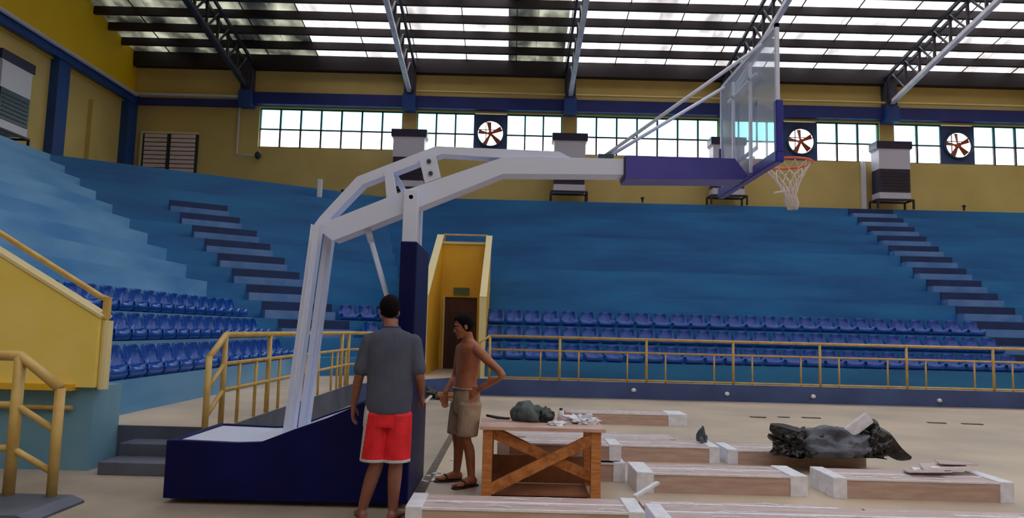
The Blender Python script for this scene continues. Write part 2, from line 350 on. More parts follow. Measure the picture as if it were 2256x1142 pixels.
for j in range(NJ):
    ynext = yb(j+1) if j < NJ-1 else YB
    cA, cB = cl(j, Y=yb(j)), cl(j+1, Y=ynext) if j < NJ-1 else cl(j+1, Y=YB)
    x0 = cA[0] if yb(j) > 20.6 else -.72; x1 = cB[0] if yb(j) > 20.6 else -.72
    MB().prism([(x0,yb(j)),(XR,yb(j)),(XR,ynext),(x1,ynext)], 0, zj(j)).build('tier', M_blue, st_b)
    lA, lB = cl(j, X=xl(j)), cl(j+1, X=xl(j+1))
    if j < NJ-1:
        p = [lA, cA, cB, lB]
        if yb(j) <= 20.6: # stop at the tunnel's left parapet
            p = [lA, (min(cA[0],-2.12), cl(j, X=min(cA[0],-2.12))[1]), (min(cB[0],-2.12), cl(j+1, X=min(cB[0],-2.12))[1]), lB]
        pl_ = [(xl(j),7.3),(xl(j+1),7.3),lB,lA]
    else:
        p = [lA, cA, (cB[0], YB), (XL, YB), (XL, cl(j, X=XL)[1])]; p = [lA, cA, (cA[0], YB), (XL, YB), (XL, lA[1])]
        pl_ = [(xl(j),7.3),(XL,7.3),(XL,lA[1]),lA]
    MB().prism(p, 0, zj(j)).build('tier', M_blue, st_c)
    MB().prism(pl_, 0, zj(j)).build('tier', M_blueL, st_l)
# fill behind the tunnel between corner and back stands (below tier level handled by the door wall)
# aisles: pale half step with a navy riser above it
for j in range(0, 13):
    xa = 12.45
    box('aisle_step', M_pale, st_b, xa, xa+1.6, yb(j+1)-.33, yb(j+1), zj(j), zj(j)+.2)
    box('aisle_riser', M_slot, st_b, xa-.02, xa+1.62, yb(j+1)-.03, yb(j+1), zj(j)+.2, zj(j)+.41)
for j in range(1, 10):
    s0 = 2.87+(8.6-j)*.228; p = NV*(C0+RUN*(j+1)) + TV*s0; q = p+TV*(1.72 if j < 8 else 1.6)
    off = NV*(-.165); off2 = NV*(-.015)
    MB().bar((p.x+off.x,p.y+off.y,zj(j)+.1),(q.x+off.x,q.y+off.y,zj(j)+.1), .33,.2).build('aisle_step', M_pale, st_c)
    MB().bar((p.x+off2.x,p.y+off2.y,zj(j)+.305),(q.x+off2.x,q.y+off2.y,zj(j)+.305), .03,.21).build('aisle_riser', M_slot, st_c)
# walkway platform with navy kerb
wk = MB(); inner = [(-4.1,7.72),(-2.98,7.72),(-2.98,13.9),(-1.3,16.42),(XR,16.42)]
wk.prism(inner+[(XR,Y0),(-.6,Y0),(-.6,20.5),(-2.12,20.5),cl(0,X=-2.2),cl(0,X=X0),(X0,7.72)], 0, .35)
M_walk = mat('walkway_concrete', (206,188,166), .5, rgb2=(180,164,146), scale=1)
walk = wk.build('walkway', M_walk, None, kind='structure', label='raised concrete walkway in front of the seats')
for (a, b), m_ in zip(zip(inner, inner[1:]), (M_step, M_step, M_kerb, M_kerb)):
    d = (V((*b,0))-V((*a,0))).normalized(); nn = V((d.y,-d.x,0))*.03
    MB().bar((a[0]+nn.x/2,a[1]+nn.y/2,.185),(b[0]+nn.x/2,b[1]+nn.y/2,.185), .03,.37).build('kerb_face', m_, walk)
for x, z in ((2.78,.2),(4.86,.17),(6.78,.16),(9.59,.14)):
    MB().ball((x,16.37,z), .06, .04, .05, 1).build('weep_cap', M_paper, walk)
sx = thing('entry_steps', (-3.6,7.3,0), 'slate painted steps up to the walkway, left of the basketball stand', 'steps')
box('step', M_step, sx, -3.86, -2.98, 7.38, 7.72, 0, .24, bev=.008); box('step', M_step, sx, -3.86, -2.98, 7.02, 7.38, 0, .12, bev=.008)
box('pale_wall_end', M_teal, None, -4.0, -3.99, 7.0, 7.01, 0, .01) if False else None
# left parapet wall (yellow) over teal wall
pw = MB().prism([(X0,0),(XL,0),(XL,.8),(X0,.8)], 7.2, 7.3, 'y'); pw.box(-4.55,-4.05,7.2,7.7,0,.8)
teal = pw.build('wall_1', M_teal, None, kind='structure', label='teal wall under the yellow parapet')
MB().prism([(-4.02,.8),(-4.02,1.47),(-6,2.6),(-12,6.2),(-14.8,6.2),(-14.8,.8)], 7.13, 7.31, 'y').build('parapet', M_yel3, teal)
MB().tube([(-3.98,7.22,.78),(-3.98,7.22,1.45)], .05, 10).build('parapet_end', M_trimy, teal)
MB().bar((-4.0,7.22,1.485),(-6.0,7.22,2.62), .2,.03).bar((-6,7.22,2.62),(-12,7.22,6.22), .2,.03).build('coping', M_trimy, teal)
box('ledge', M_yel4, teal, -14.8, -4.2, 7.06, 7.2, .77, .83)
hr = thing('parapet_handrail', (-4.0,7.22,1.47), 'ochre pipe handrail sloping along the top of the yellow parapet', 'handrail')
MB().tube([(-4.0,7.22,1.66),(-4.06,7.22,1.68),(-6.0,7.22,2.8),(-11,7.22,5.8)], .03).build('rail', M_rail, hr, smooth=True)
MB().tube([(-4.0,7.22,1.47),(-4.0,7.22,1.68)], .04).build('post', M_rail, hr)
for xx in (-6.0,-8.0,-10.0): MB().tube([(xx,7.22,1.47+(-4.02-xx)*.57),(xx,7.22,1.7+(-4.05-xx)*.575)], .03).build('post', M_rail, hr)
wr = thing('wall_handrail', (-4.6,7.1,.55), 'yellow pipe handrail fixed to the teal wall under the ledge', 'handrail')
MB().tube([(-4.22,7.15,.6),(-9,7.15,.6)], .022).build('rail', M_rail, wr)
for xx in (-4.4,-6,-7.6): MB().tube([(xx,7.15,.6),(xx,7.2,.6)], .015,6).build('bracket', M_rail, wr)
# tunnel in the back stand
tw = thing('wall_2', (-1.4,19,0), kind='structure')
for xa, xb, tag_ in ((-2.12,-1.98,'l'),(-.72,-.6,'r')):
    MB().prism([(17.2,.35),(20.6,.35),(20.6,4.1),(17.2,2.2)], xa, xb, 'x').build('side_parapet', M_yel4, tw)
    MB().bar(((xa+xb)/2,17.2,2.215),((xa+xb)/2,20.6,4.115), xb-xa+.05,.05).build('coping', M_trimy, tw)
    box('edge_trim', M_trimy, tw, xa-.02, xb+.02, 17.16, 17.2, .35, 2.2)
b = MB(); b.box(-1.98,-1.87,20.5,20.65,.35,3.9).box(-.95,-.72,20.5,20.65,.35,3.9).box(-1.87,-.95,20.5,20.65,2.35,3.9).box(-1.98,-.72,20.65,20.9,0,3.9); b.build('door_wall', M_yel4, tw)
box('lintel_edge', M_trimy, tw, -1.98, -.72, 20.46, 20.5, 3.86, 3.93)
dr = thing('door_1', (-1.41,20.5,.35), kind='structure')
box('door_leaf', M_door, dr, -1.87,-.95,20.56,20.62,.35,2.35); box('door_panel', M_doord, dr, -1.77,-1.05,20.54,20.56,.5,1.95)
box('door_frame', M_trimy, dr, -1.9,-1.86,20.46,20.56,.35,2.38)
gr = thing('tunnel_guardrail', (-1.4,20.7,3.9), 'thin pale guardrail across the top of the yellow tunnel', 'handrail')
MB().tube([(-1.98,20.7,4.15),(-.72,20.7,4.15)], .025).build('rail', M_rail, gr)
for xx in (-1.95,-.75): MB().tube([(xx,20.7,3.9),(xx,20.7,4.15)], .025).build('post', M_rail, gr)
sg = thing('exit_sign', (-1.35,20.46,2.42), 'small green sign above the dark tunnel door', 'sign')
box('sign_panel', M_sign, sg, -1.62,-1.18,20.44,20.5,2.42,2.62)
# ---------------------------------------------------------------- bucket seats
def seat_shell():
    b = bmesh.new(); prof = [(.035,.015),(.0,.06),(.01,.125),(.05,.14),(.16,.115),(.27,.105),(.34,.14),(.375,.22),(.395,.31),(.405,.37),(.408,.40)]
    nx = 8; T = .016; top = []; bot = []
    for i, (d, h) in enumerate(prof):
        ra, rb = [], []
        hw = .205
        if i >= 7: hw = [.215,.205,.175,.115][i-7]
        for k in range(nx+1):
            t = k/nx*2-1; xx = t*hw; up = .045*abs(t)**3 if 1 < i < 7 else 0; fw = -.06*abs(t)**2.5 if i >= 6 else 0
            p = V((xx, d+fw, h+up)); ra.append(b.verts.new(p))
            off = V((0, T, 0)) if i < 2 else V((0, T*.4, -T)) if i < 6 else V((0, T, -T*.3)); rb.append(b.verts.new(p+off))
        top.append(ra); bot.append(rb)
    n = len(prof)
    for i in range(n-1):
        for k in range(nx):
            b.faces.new((top[i][k],top[i][k+1],top[i+1][k+1],top[i+1][k])); b.faces.new((bot[i][k+1],bot[i][k],bot[i+1][k],bot[i+1][k+1]))
        b.faces.new((top[i][0],top[i+1][0],bot[i+1][0],bot[i][0])); b.faces.new((top[i+1][nx],top[i][nx],bot[i][nx],bot[i+1][nx]))
    for k in range(nx):
        b.faces.new((top[0][k+1],top[0][k],bot[0][k],bot[0][k+1])); b.faces.new((top[-1][k],top[-1][k+1],bot[-1][k+1],bot[-1][k]))
    m = MB(); m.b.free(); m.b = b; return m
sp0 = thing('bucket_seat', (0,0,0)); seat_shell().build('seat_shell', M_seat, sp0, smooth=True)
MB().box(-.16,.16,.06,.32,0,.03).box(-.05,.05,.12,.26,.03,.09).build('mounting_bracket', M_bracket, sp0)
used = [False]
def put_seat(x, y, z, rz, label, group):
    o = sp0 if not used[0] else copy_tree(sp0); used[0] = True
    o.location = (x,y,z); o.rotation_euler = (0,0,rz); tag(o, label, 'seat', group)
rown = ['front','middle','top']
for j in range(3):
    for k in range(27):
        if j < 2 and False: continue
        put_seat(-.38+k*.482, yb(j)+.03, zj(j), 0, 'blue bucket seat, back stand %s row, %s right of the tunnel' % (rown[j], ORD[k]), 'seats in the %s row of the back stand' % rown[j])
    k = 0; yy = 7.72
    while yy < cl(j, X=xl(j))[1]-.35:
        put_seat(xl(j)-.03, yy, zj(j), PI/2, 'blue bucket seat, left stand %s row, %s beyond the yellow parapet' % (rown[j], ORD[k]), 'seats in the %s row of the left stand' % rown[j]); yy += .455; k += 1
    # corner section
    a = V((*cl(j, X=xl(j)),0)); s = TV.dot(a)+.45; send = TV.dot(V((*cl(j, X=-2.12),0)))-.3; sa = 2.87+(8.6-j)*.228-.1; k = 0
    while s < send:
        if not (sa-.25 < s < sa+1.95):
            p = NV*(C0+RUN*j+.03)+TV*s
            put_seat(p.x, p.y, zj(j), AN, 'blue bucket seat, angled corner %s row, %s from its left end' % (rown[j], ORD[k]), 'seats in the %s row of the corner stand' % rown[j])
            k += 1
        s += .482
# ---------------------------------------------------------------- railings
def rail_run(t, pts, z0, ztop, zmid, post_at, bal_at, zlow=None, r=.028):
    MB().tube([(p[0],p[1],ztop) for p in pts], r*1.15).build('top_rail', M_rail, t, smooth=True)
    for zz in zmid: MB().tube([(p[0],p[1],zz) for p in pts], r*.8).build('mid_rail', M_rail, t, smooth=True)
    if zlow: MB().tube([(p[0],p[1],zlow) for p in pts], r*.9).build('bottom_rail', M_rail, t, smooth=True)
    for p in post_at: MB().tube([(p[0],p[1],z0),(p[0],p[1],ztop)], r*1.1).build('post', M_rail, t, smooth=True)
    for p in bal_at: MB().tube([(p[0],p[1],z0),(p[0],p[1],max(zmid))], r*.7,6).build('baluster', M_rail, t, smooth=True)
rb_ = thing('guard_railing', (5,16.5,.35), 'long ochre pipe railing on the kerb before the back seats, right of the tunnel', 'railing')
xs = [1.13+1.955*k for k in range(13)]; xs = [x for x in xs if x < XR]
rail_run(rb_, [(-.45,16.5),(XR-.1,16.5)], .35, 1.32, [1.02], [(-.45,16.5)]+[(x,16.5) for x in xs], [(x+d,16.5) for x in [-.86+0*1]+xs for d in (-.43,.43) if x+d > -.4], .40)
MB().tube([(-.45,16.5,1.32),(-.68,16.5,1.16),(-.68,16.5,.35)], .03).build('end_rail', M_rail, rb_, smooth=True)
rl = thing('guard_railing', (-3.05,7.8,.35), 'ochre pipe railing with a sloped end behind the basketball stand', 'railing')
pts = [(-3.05,7.85),(-3.05,13.85),(-2.0,15.5)]
ply = [9.3,11.3,13.3]; bly = [8.3,8.85,9.75,10.6,10.95,11.75,12.6,13.0,13.65]
rail_run(rl, pts, .35, 1.33, [1.02,.74], [(-3.05,7.85),(-3.05,13.85),(-2.0,15.5)]+[(-3.05,y) for y in ply], [(-3.05,y) for y in bly]+[(-2.7,14.4),(-2.35,14.95)], None)
MB().tube([(-3.05,7.85,1.33),(-3.05,7.45,1.1)], .034).build('sloped_rail', M_rail, rl, smooth=True)
MB().tube([(-3.05,7.85,1.02),(-3.05,7.45,.78)], .024).build('sloped_rail', M_rail, rl, smooth=True)
MB().tube([(-3.05,7.85,.74),(-3.05,7.45,.5)], .024).build('sloped_rail', M_rail, rl, smooth=True)
MB().tube([(-3.05,7.45,.24),(-3.05,7.45,1.12)], .034).build('post', M_rail, rl, smooth=True)
# near left stair rail on its dark ramp block
rp = MB().prism([(-6.5,0),(-3.36,0),(-3.36,.02),(-3.46,.06),(-6.5,.06)], 5.3, 5.96, 'y').build('ramp_block', M_step, None, label='dark navy painted kerb block under the near left railing', cat='kerb'); recentre(rp)
nr = thing('stair_railing', (-3.7,5.9,.13), 'thick ochre pipe stair railing in the near left corner', 'railing')
P1, P2 = -3.93, -3.59
MB().tube([(-6.4,5.9,1.14),(P1,5.9,1.15),(P2,5.9,.9)], .042,10).build('top_rail', M_rail, nr, smooth=True)
for za, zb_ in ((.76,.56),(.42,.24)): MB().tube([(-6.4,5.9,za),(P1,5.9,za),(P2,5.9,zb_)], .028).build('mid_rail', M_rail, nr, smooth=True)
MB().tube([(P1,5.9,.06),(P1,5.9,1.15)], .045,10).build('post', M_rail, nr, smooth=True); MB().tube([(P2,5.9,.06),(P2,5.9,.9)], .04,10).build('post', M_rail, nr, smooth=True)
MB().tube([(-5.6,5.9,.06),(-5.6,5.9,1.14)], .045,10).build('post', M_rail, nr, smooth=True)
# ---------------------------------------------------------------- cabinets on steel stands against the wall
def cabinet(cx, cy, rz, label, wide=.58, z0=6.27):
    t = thing('tall_cabinet', (0,0,0), label, 'cabinet', 'tall cabinets high on the stands')
    box('foot_panel', M_cab_w, t, -wide,wide,-.3,.3,.38,.62,bev=.01); box('lower_panel', M_cab_d, t, -wide+.02,wide-.02,-.31,.3,.62,1.5,bev=.01)
    MB().prism([(-wide,1.5),(wide,1.5),(wide,2.2),(wide+.06,2.27),(-wide-.06,2.27),(-wide,2.2)], -.3,.3,'y').build('upper_panel', M_cab_w, t)
    box('cap', M_cab_d, t, -wide-.08,wide+.08,-.33,.3,2.27,2.55,bev=.01)
    for k in range(6): box('grille_slat', M_iron, t, -wide+.1,wide-.1,-.325,-.31,.72+k*.12,.76+k*.12)
    f = MB(); 
    for a in ((-.36,-.3),(-.36,.3)): f.bar((-wide-.1,a[1],.34),(wide+.1,a[1],.34), .05,.06)
    for s in (-1,1): f.bar((s*(wide+.08),-.3,.34),(s*(wide+.08),.3,.34), .05,.06)
    f.build('stand_frame', M_iron, t)
    for sx_ in (-1,1):
        for sy in (-1,1): MB().box(sx_*(wide+.08)-.03,sx_*(wide+.08)+.03,sy*.3-.03,sy*.3+.03,0,.34).build('leg', M_iron, t)
    t.location = (cx,cy,z0); t.rotation_euler = (0,0,rz); return t
for x, l in ((-3.94,'tall cream and dark cabinet seen through the bent arm of the basketball stand'), (2.05,'tall cream and dark cabinet on a steel stand above the middle of the long arm'), (7.95,'tall cabinet on a steel stand half hidden behind the backboard'), (14.1,'tall cabinet on a steel stand above the right aisle, fully in view')):
    cabinet(x, 26.72, 0, l)
cabinet(-14.4, 19.95, PI/2, 'tall white cabinet with a dark top and grille at the upper left edge', .62)
for x, z, l in ((4.75,6.27,'small dark knob on the top step, left of the half hidden cabinet'),(16.6,6.27,'small dark knob on the top step, right of the last cabinet'),(-6.3,6.27,'small dark knob on the corner stand above the rear leg of the basketball stand')):
    t = thing('floor_spigot', (x,26.4,z), l, 'fixture'); MB().tube([(x,26.4,z),(x,26.4,z+.12)], .035,8).build('stem', M_iron, t); MB().ball((x,26.4,z+.16), .08,.08,.06,1).build('knob', M_iron, t)
wpst = MB().box(-6.78,-6.62,24.7,24.8,5.85,6.5,bev=.02).build('marker_post', M_paper, None); recentre(wpst); tag(wpst, 'short white post on the rim of the corner stand', 'post')
rvl = MB().box(13.24,13.36,27.1,27.28,6.27,8.2).build('lit_reveal_strip', M_paper, None); recentre(rvl); tag(rvl, 'added white strip standing for the lit pillar reveal, left of the fully visible cabinet', 'reveal strip')  # added white strip, stands in for the bright side reveal of the pillar
# ---------------------------------------------------------------- basketball stand
YN, YFR, YA = 6.0, 7.08, 6.55
hs = thing('basketball_stand', (-1.7,6.5,0), 'white portable basketball stand with navy padded base and long bent arm', 'basketball stand')
prof = [(-2.70,.5),(-2.2,.49),(-2.0,.50),(-1.74,.605),(-1.48,.70),(-1.19,.83),(-.93,.90)]
MB().prism([(-2.70,.04)]+prof+[(-.93,.04)], YN, YN+.06, 'y').build('side_padding', M_pad, hs, label='navy vinyl side padding facing the men')
MB().prism([(-2.70,.04)]+prof+[(-.93,.04)], YFR-.06, YFR, 'y').build('side_padding', M_pad, hs)
box('rear_padding', M_pad, hs, -2.76,-2.70,YN,YFR,.04,.5,bev=.01)
dp = [(x,z-.015) for x,z in prof]
MB().prism(dp+[(x,z-.04) for x,z in dp[::-1]], YN+.06, YFR-.06, 'y').build('base_deck', M_white, hs, label='white sheet metal deck')
MB().box(-2.68,-.95,YN+.1,YFR-.1,.06,.4).build('ballast_box', M_white, hs)
for y in (YN+.12, YFR-.12):
    for x in (-2.5,-1.1): MB().tube([(x,y-.03,.03),(x,y+.03,.03)], .03, 12).build('caster', M_iron, hs)
MB().box(-.93,-.79,YN,YFR,.04,.9,bev=.012).build('front_padding', M_pad, hs)
MB().box(-.93,-.79,YN,YFR-.2,.9,2.17,bev=.012).build('front_padding', M_pad, hs)
for y in (6.3,6.75):
    MB().bar((-1.86,y,.50),(-1.71,y,2.32), .082,.10,up=(0,1,0),bev=.006).build('rear_leg', M_white, hs)
    MB().bar((-1.845,y-.06,.62),(-1.72,y-.06,2.2), .02,.02).build('leg_edge', M_white, hs)
for y in (6.42,6.68): MB().bar((-1.02,y,.6),(-.905,y,2.62), .10,.13,up=(0,1,0),bev=.006) .build('front_post', M_white, hs) if False else MB().box(-.975,-.845,y-.06,y+.06,2.17,2.68,bev=.006).build('front_post', M_white, hs)
MB().tube([(-.91,6.36,2.61),(-.91,6.74,2.61)], .02,10).build('pivot_pin', M_bracket, hs)
MB().tube([(-1.73,6.2,2.3),(-1.73,6.85,2.3)], .035,10).build('pivot_pin', M_red2, hs, label='rust red pivot bolt') if False else MB().tube([(-1.73,6.36,2.31),(-1.73,6.7,2.31)], .018,10).build('pivot_bolt', M_red2, hs, label='rust red pivot bolt')
def plate(pts, y0, y1, name='arm_beam', m=M_white, **kw): return MB().prism(pts, y0, y1, 'y').build(name, m, hs, **kw)
# lower beam and its merge with the straight arm
plate([(-1.78,2.33),(-1.60,2.21),(-.80,2.55),(-.10,2.855),(.99,2.875),(.99,3.02),(-.06,3.015),(-.12,3.0),(-.95,2.69)], YA-.12, YA+.12, 'lower_arm')
plate([(-1.80,2.33),(-1.74,2.42),(-1.42,2.80),(-.72,3.10),(.40,3.08),(.52,3.02),(.35,2.99),(-.66,3.03),(-1.36,2.735),(-1.64,2.42),(-1.66,2.31)], YA-.09, YA+.09, 'upper_arm')
plate([(-1.14,2.60),(-1.05,2.64),(-1.10,2.88),(-1.17,2.85)], YA-.11, YA-.07, 'brace_plate'); plate([(-1.02,2.66),(-.97,2.68),(-1.09,2.88),(-1.13,2.87)], YA+.07, YA+.11, 'brace_plate')
plate([(-.80,2.75),(-.66,2.81),(-.72,3.03),(-.86,2.97)], YA-.12, YA-.09, 'brace_plate')
for x, z in ((-.75,2.84),(-.77,2.95)): MB().tube([(x,YA-.135,z),(x,YA-.12,z)], .02,10).build('bolt', M_bracket, hs)
box('arm_flange', M_bracket, hs, .985,1.0,YA-.13,YA+.13,2.85,3.04)
MB().prism([(1.0,2.83),(2.06,2.85),(2.10,2.88),(1.98,3.04),(1.0,3.045)], YA-.15, YA+.15, 'y').build('arm_padding', M_padv, hs, label='navy vinyl sleeve on the arm')
MB().tube([(-1.33,YA,2.36),(-1.28,YA,2.22)], .03).tube([(-1.29,YA,2.25),(-.99,YA,1.35)], .024,10).build('hydraulic_strut', M_white, hs, smooth=True)
MB().tube([(-1.0,YA,1.4),(-.96,YA,1.1)], .038,10).build('hydraulic_cylinder', M_white, hs, smooth=True)
box('strut_lug', M_white, hs, -.99,-.93,YA-.04,YA+.04,1.0,1.15)
BX = 2.13; B0, B1, Z0b, Z1b = 5.78, 7.38, 2.92, 4.04
bd = MB(); 
for a in ((BX,BX+.03,B0,B1,Z0b,Z0b+.035),(BX,BX+.03,B0,B1,Z1b-.035,Z1b),(BX,BX+.03,B0,B0+.035,Z0b,Z1b),(BX,BX+.03,B1-.035,B1,Z0b,Z1b)): bd.box(*a)
fr = bd.build('backboard_frame', M_white, hs)
box('backboard_glass', M_glass, hs, BX+.008,BX+.02,B0+.035,B1-.035,Z0b+.035,Z1b-.035)
ln = MB(); yc = (B0+B1)/2
for a in ((yc-.28,yc+.28,3.10,3.145),(yc-.28,yc+.28,3.50,3.545),(yc-.28,yc-.235,3.10,3.545),(yc+.235,yc+.28,3.10,3.545)): ln.box(BX+.02,BX+.023,a[0],a[1],a[2],a[3])
for a in ((B0+.04,B1-.04,Z1b-.075,Z1b-.045),(B0+.04,B0+.075,Z0b+.04,Z1b-.04),(B1-.075,B1-.04,Z0b+.04,Z1b-.04)): ln.box(BX+.02,BX+.023,a[0],a[1],a[2],a[3])
ln.build('target_lines', M_white, hs, label='white painted target rectangle and border')
bk = MB().bar((BX-.03,yc-.25,3.9),(BX-.03,yc-.25,2.9), .025,.025).bar((BX-.03,yc+.25,3.9),(BX-.03,yc+.25,2.9), .025,.025).bar((BX-.03,yc-.4,3.75),(BX-.03,yc+.4,3.75), .025,.025).build('backboard_bracket', M_white, hs)
box('board_padding', M_padb, hs, BX-.02,BX+.05,B0-.03,B1+.03,2.86,2.96,bev=.012)
box('board_padding', M_padb, hs, BX-.015,BX+.045,B0-.035,B0+.03,2.94,3.38,bev=.01); box('board_padding', M_padb, hs, BX-.015,BX+.045,B1-.03,B1+.035,2.94,3.38,bev=.01)
MB().tube([(.82,YA-.03,3.06),(BX-.02,6.05,3.96)], .017).build('stay_rod', M_white, hs, smooth=True)
MB().tube([(.84,YA+.06,3.06),(BX-.02,7.15,3.96)], .017).build('stay_rod', M_white, hs, smooth=True)
box('rod_lug', M_bracket, hs, .76,.9,YA-.08,YA+.1,3.02,3.07)
# hoop
rx, ry, rz_, R = BX+.375, yc, 3.05, .228
hoop = MB().tube([(rx+R*math.cos(2*PI*k/32), ry+R*math.sin(2*PI*k/32), rz_) for k in range(32)], .011, 8, True).build('hoop_rim', M_orange, hs, smooth=True)
MB().prism([(BX+.03,ry-.12),(BX+.06,ry-.12),(rx-.2,ry-.05),(rx-.2,ry+.05),(BX+.06,ry+.12),(BX+.03,ry+.12)], rz_-.012, rz_+.005).box(BX+.025,BX+.05,ry-.12,ry+.12,rz_-.14,rz_+.03).build('rim_bracket', M_orange, hs)
net = MB(); n = 12; lv = [(0,R-.005),(.07,.165),(.14,.115),(.22,.075),(.29,.05),(.36,.06),(.42,.04)]
for k in range(n):
    for dr_ in (1,-1):
        pts = [(rx+.01*i+r_*math.cos(2*PI*(k+dr_*i*.5)/n), ry+r_*math.sin(2*PI*(k+dr_*i*.5)/n), rz_-h-.01) for i,(h,r_) in enumerate(lv)]
        net.tube(pts, .0042, 4)
net.build('net', M_net, hs, smooth=True)
nt_ = MB().bar((rx-.14,ry-.06,2.76),(rx-.04,ry-.06,2.78), .05,.01).build('net_tag', M_paper, hs, label='white paper tag hanging at the net')
# ---------------------------------------------------------------- work table
tb = thing('work_table', (.3,6.75,0), 'rough lumber work table with crossed front braces and a pale plywood top', 'table')
TX0, TX1, TY0, TY1, TZ = -.235, .83, 6.43, 7.15, .62
for x in (TX0+.02, TX1-.1):
    for y in (TY0+.01, TY1-.1): box('leg', M_wood, tb, x, x+.085, y, y+.085, 0, TZ-.03)
box('table_top', M_ply, tb, TX0-.01, TX1+.02, TY0-.03, TY1, TZ-.03, TZ, bev=.003)
MB().bar((TX0+.06,TY0+.11,.56),(TX1-.06,TY0+.11,.18), .03,.085,up=(0,1,0) if False else (0,0,1)).build('cross_brace', M_woodx, tb)
MB().bar((TX1-.05,TY0+.03,.55),(TX0+.06,TY0+.03,.06), .035,.09).build('cross_brace', M_woodx, tb)
MB().bar((TX0+.1,TY1-.06,.5),(TX1-.1,TY1-.06,.1), .03,.08).build('cross_brace', M_woodx, tb)
for x in (TX0+.06,TX1-.06): MB().bar((x,TY0+.09,.1),(x,TY1-.09,.1), .03,.07).build('side_stretcher', M_wood, tb)
box('lower_board', M_plyd, tb, TX0+.1, TX1-.1, TY0+.1, TY1-.2, .015, .035)
box('back_stretcher', M_plyd, tb, TX0+.1,TX1-.1,TY1-.13,TY1-.1,.03,.28)
# ---------------------------------------------------------------- cartons
def carton(x0, x1, y0, dep, z0, h, rz, label, ends=(1,1), group='long flat cartons on the floor', endw=.12):
    cx, cy = (x0+x1)/2, y0+dep/2; L = (x1-x0)/2
    t = thing('long_carton', (0,0,0), label, 'carton', group)
    box('carton_body', M_card, t, -L+.02,L-.02,-dep/2,dep/2,0,h-.006,bev=.004)
    box('film_top', M_cardt, t, -L+.02,L-.02,-dep/2-.003,dep/2+.003,h-.006,h,)
    MB().box(-L+.1,L-.1,-.02,.02,h,h+.004).build('tape_strip', M_foam, t)
    for s, e in ((-1,ends[0]),(1,ends[1])):
        if e: 
            a, b_ = sorted((s*L, s*(L-endw))); box('foam_end', M_foam, t, a,b_,-dep/2-.012,dep/2+.012,0,h+.012,bev=.008)
    MB().box(-L+.1,L-.1,-dep/2-.008,-dep/2+.012,h-.012,h+.004).build('film_edge', M_foam, t)
    wv = MB()
    for k in range(6):
        xx = random.uniform(-L+.15,L-.3); yy = random.uniform(-dep/2+.03,dep/2-.05); wv.tube([(xx,yy,h+.004),(xx+.08,yy+random.uniform(-.02,.02),h+.012),(xx+.2,yy+random.uniform(-.04,.04),h+.004)], .006,4)
    wv.build('film_wrinkle', M_plas, t, kind='stuff')
    t.location = (cx,cy,z0); t.rotation_euler = (0,0,rz); return t
carton(-.72,1.0,5.36,.42,0,.17,.0,'long brown carton in the nearest row, in front of the work table')
carton(1.06,3.4,5.30,.40,0,.15,0,'long carton at the bottom edge, right of the one before the table',(1,0))
carton(2.9,5.2,5.78,.32,0,.07,-.03,'thin pale carton in the bottom right corner of the floor',(0,0))
carton(1.1,2.85,6.1,.2,0,.05,-.02,'thin long film wrapped strip lying behind the nearest cartons',(0,0))
carton(1.19,2.76,6.82,.5,0,.18,0,'brown carton with white foam ends, right of the work table in the middle row',endw=.16)
carton(2.98,4.62,6.78,.52,0,.18,-.015,'brown carton with white foam ends below the black plastic heap',endw=.13)
carton(-.1,1.16,7.28,.4,0,.18,0,'carton lying on the floor behind the table legs')
carton(-.1,1.12,7.30,.38,.2,.15,0,'carton stacked on the one behind the table legs')
carton(.2,2.42,8.45,.5,0,.18,0,'carton in the third row with its right end by the black heap',(0,1))
carton(2.5,4.1,8.42,.5,0,.16,0,'carton in the third row under the black plastic heap',(1,0))
carton(.9,2.85,11.75,.5,0,.18,.0,'farthest carton on the floor with three white wrapped ends',(0,1),endw=.3)
carton(.0,2.2,9.6,.45,0,.10,0,'flat film covered carton between the third row and the farthest one',(0,0))
# ---------------------------------------------------------------- crumpled things
def crumple(name, c, r, m, label, cat, seed=0, amp=.5, fq=5, sub=4, parent=None, sharp=True, flat=0.0, rot=0):
    b = bmesh.new(); bmesh.ops.create_icosphere(b, subdivisions=sub, radius=1); R_ = Matrix.Rotation(rot,3,'Z')
    for v in b.verts:
        n_ = v.co.normalized(); q = n_*fq/3+V((seed*3.1,seed*1.7,seed))
        d = 1+amp*(noise.noise(q)+.5*noise.noise(q*2.3)+.3*(.5-abs(noise.noise(q*4.5))))
        p = V((n_.x*r[0]*d, n_.y*r[1]*d, n_.z*r[2]*d)); p = R_ @ p
        if p.z < -r[2]*.3: p.z = -r[2]*.3
        v.co = p+V((0,0,r[2]*.3))
    me = bpy.data.meshes.new(name); b.to_mesh(me); b.free(); me.materials.append(m)
    for p in me.polygons: p.use_smooth = not sharp
    o = bpy.data.objects.new(name, me); C.objects.link(o)
    if parent: o.parent = parent; o.location = V(c)-org(parent)
    else: o.location = c; tag(o, label, cat)
    return o
hp = thing('plastic_heap', (3.6,8.2,.17), 'heap of crumpled black and grey plastic lying on the far right cartons', 'plastic sheeting')
crumple('grey_sheet', (3.62,8.2,.17), (.46,.24,.24), M_grey, None, None, 3, .30, 4, 5, hp, False)
crumple('black_sheet', (3.18,8.15,.17), (.22,.2,.2), M_black, None, None, 5, .6, 7, 5, hp, False)
crumple('black_sheet', (4.0,8.2,.15), (.17,.2,.25), M_black, None, None, 8, .5, 6, 5, hp, False).location.z += .025
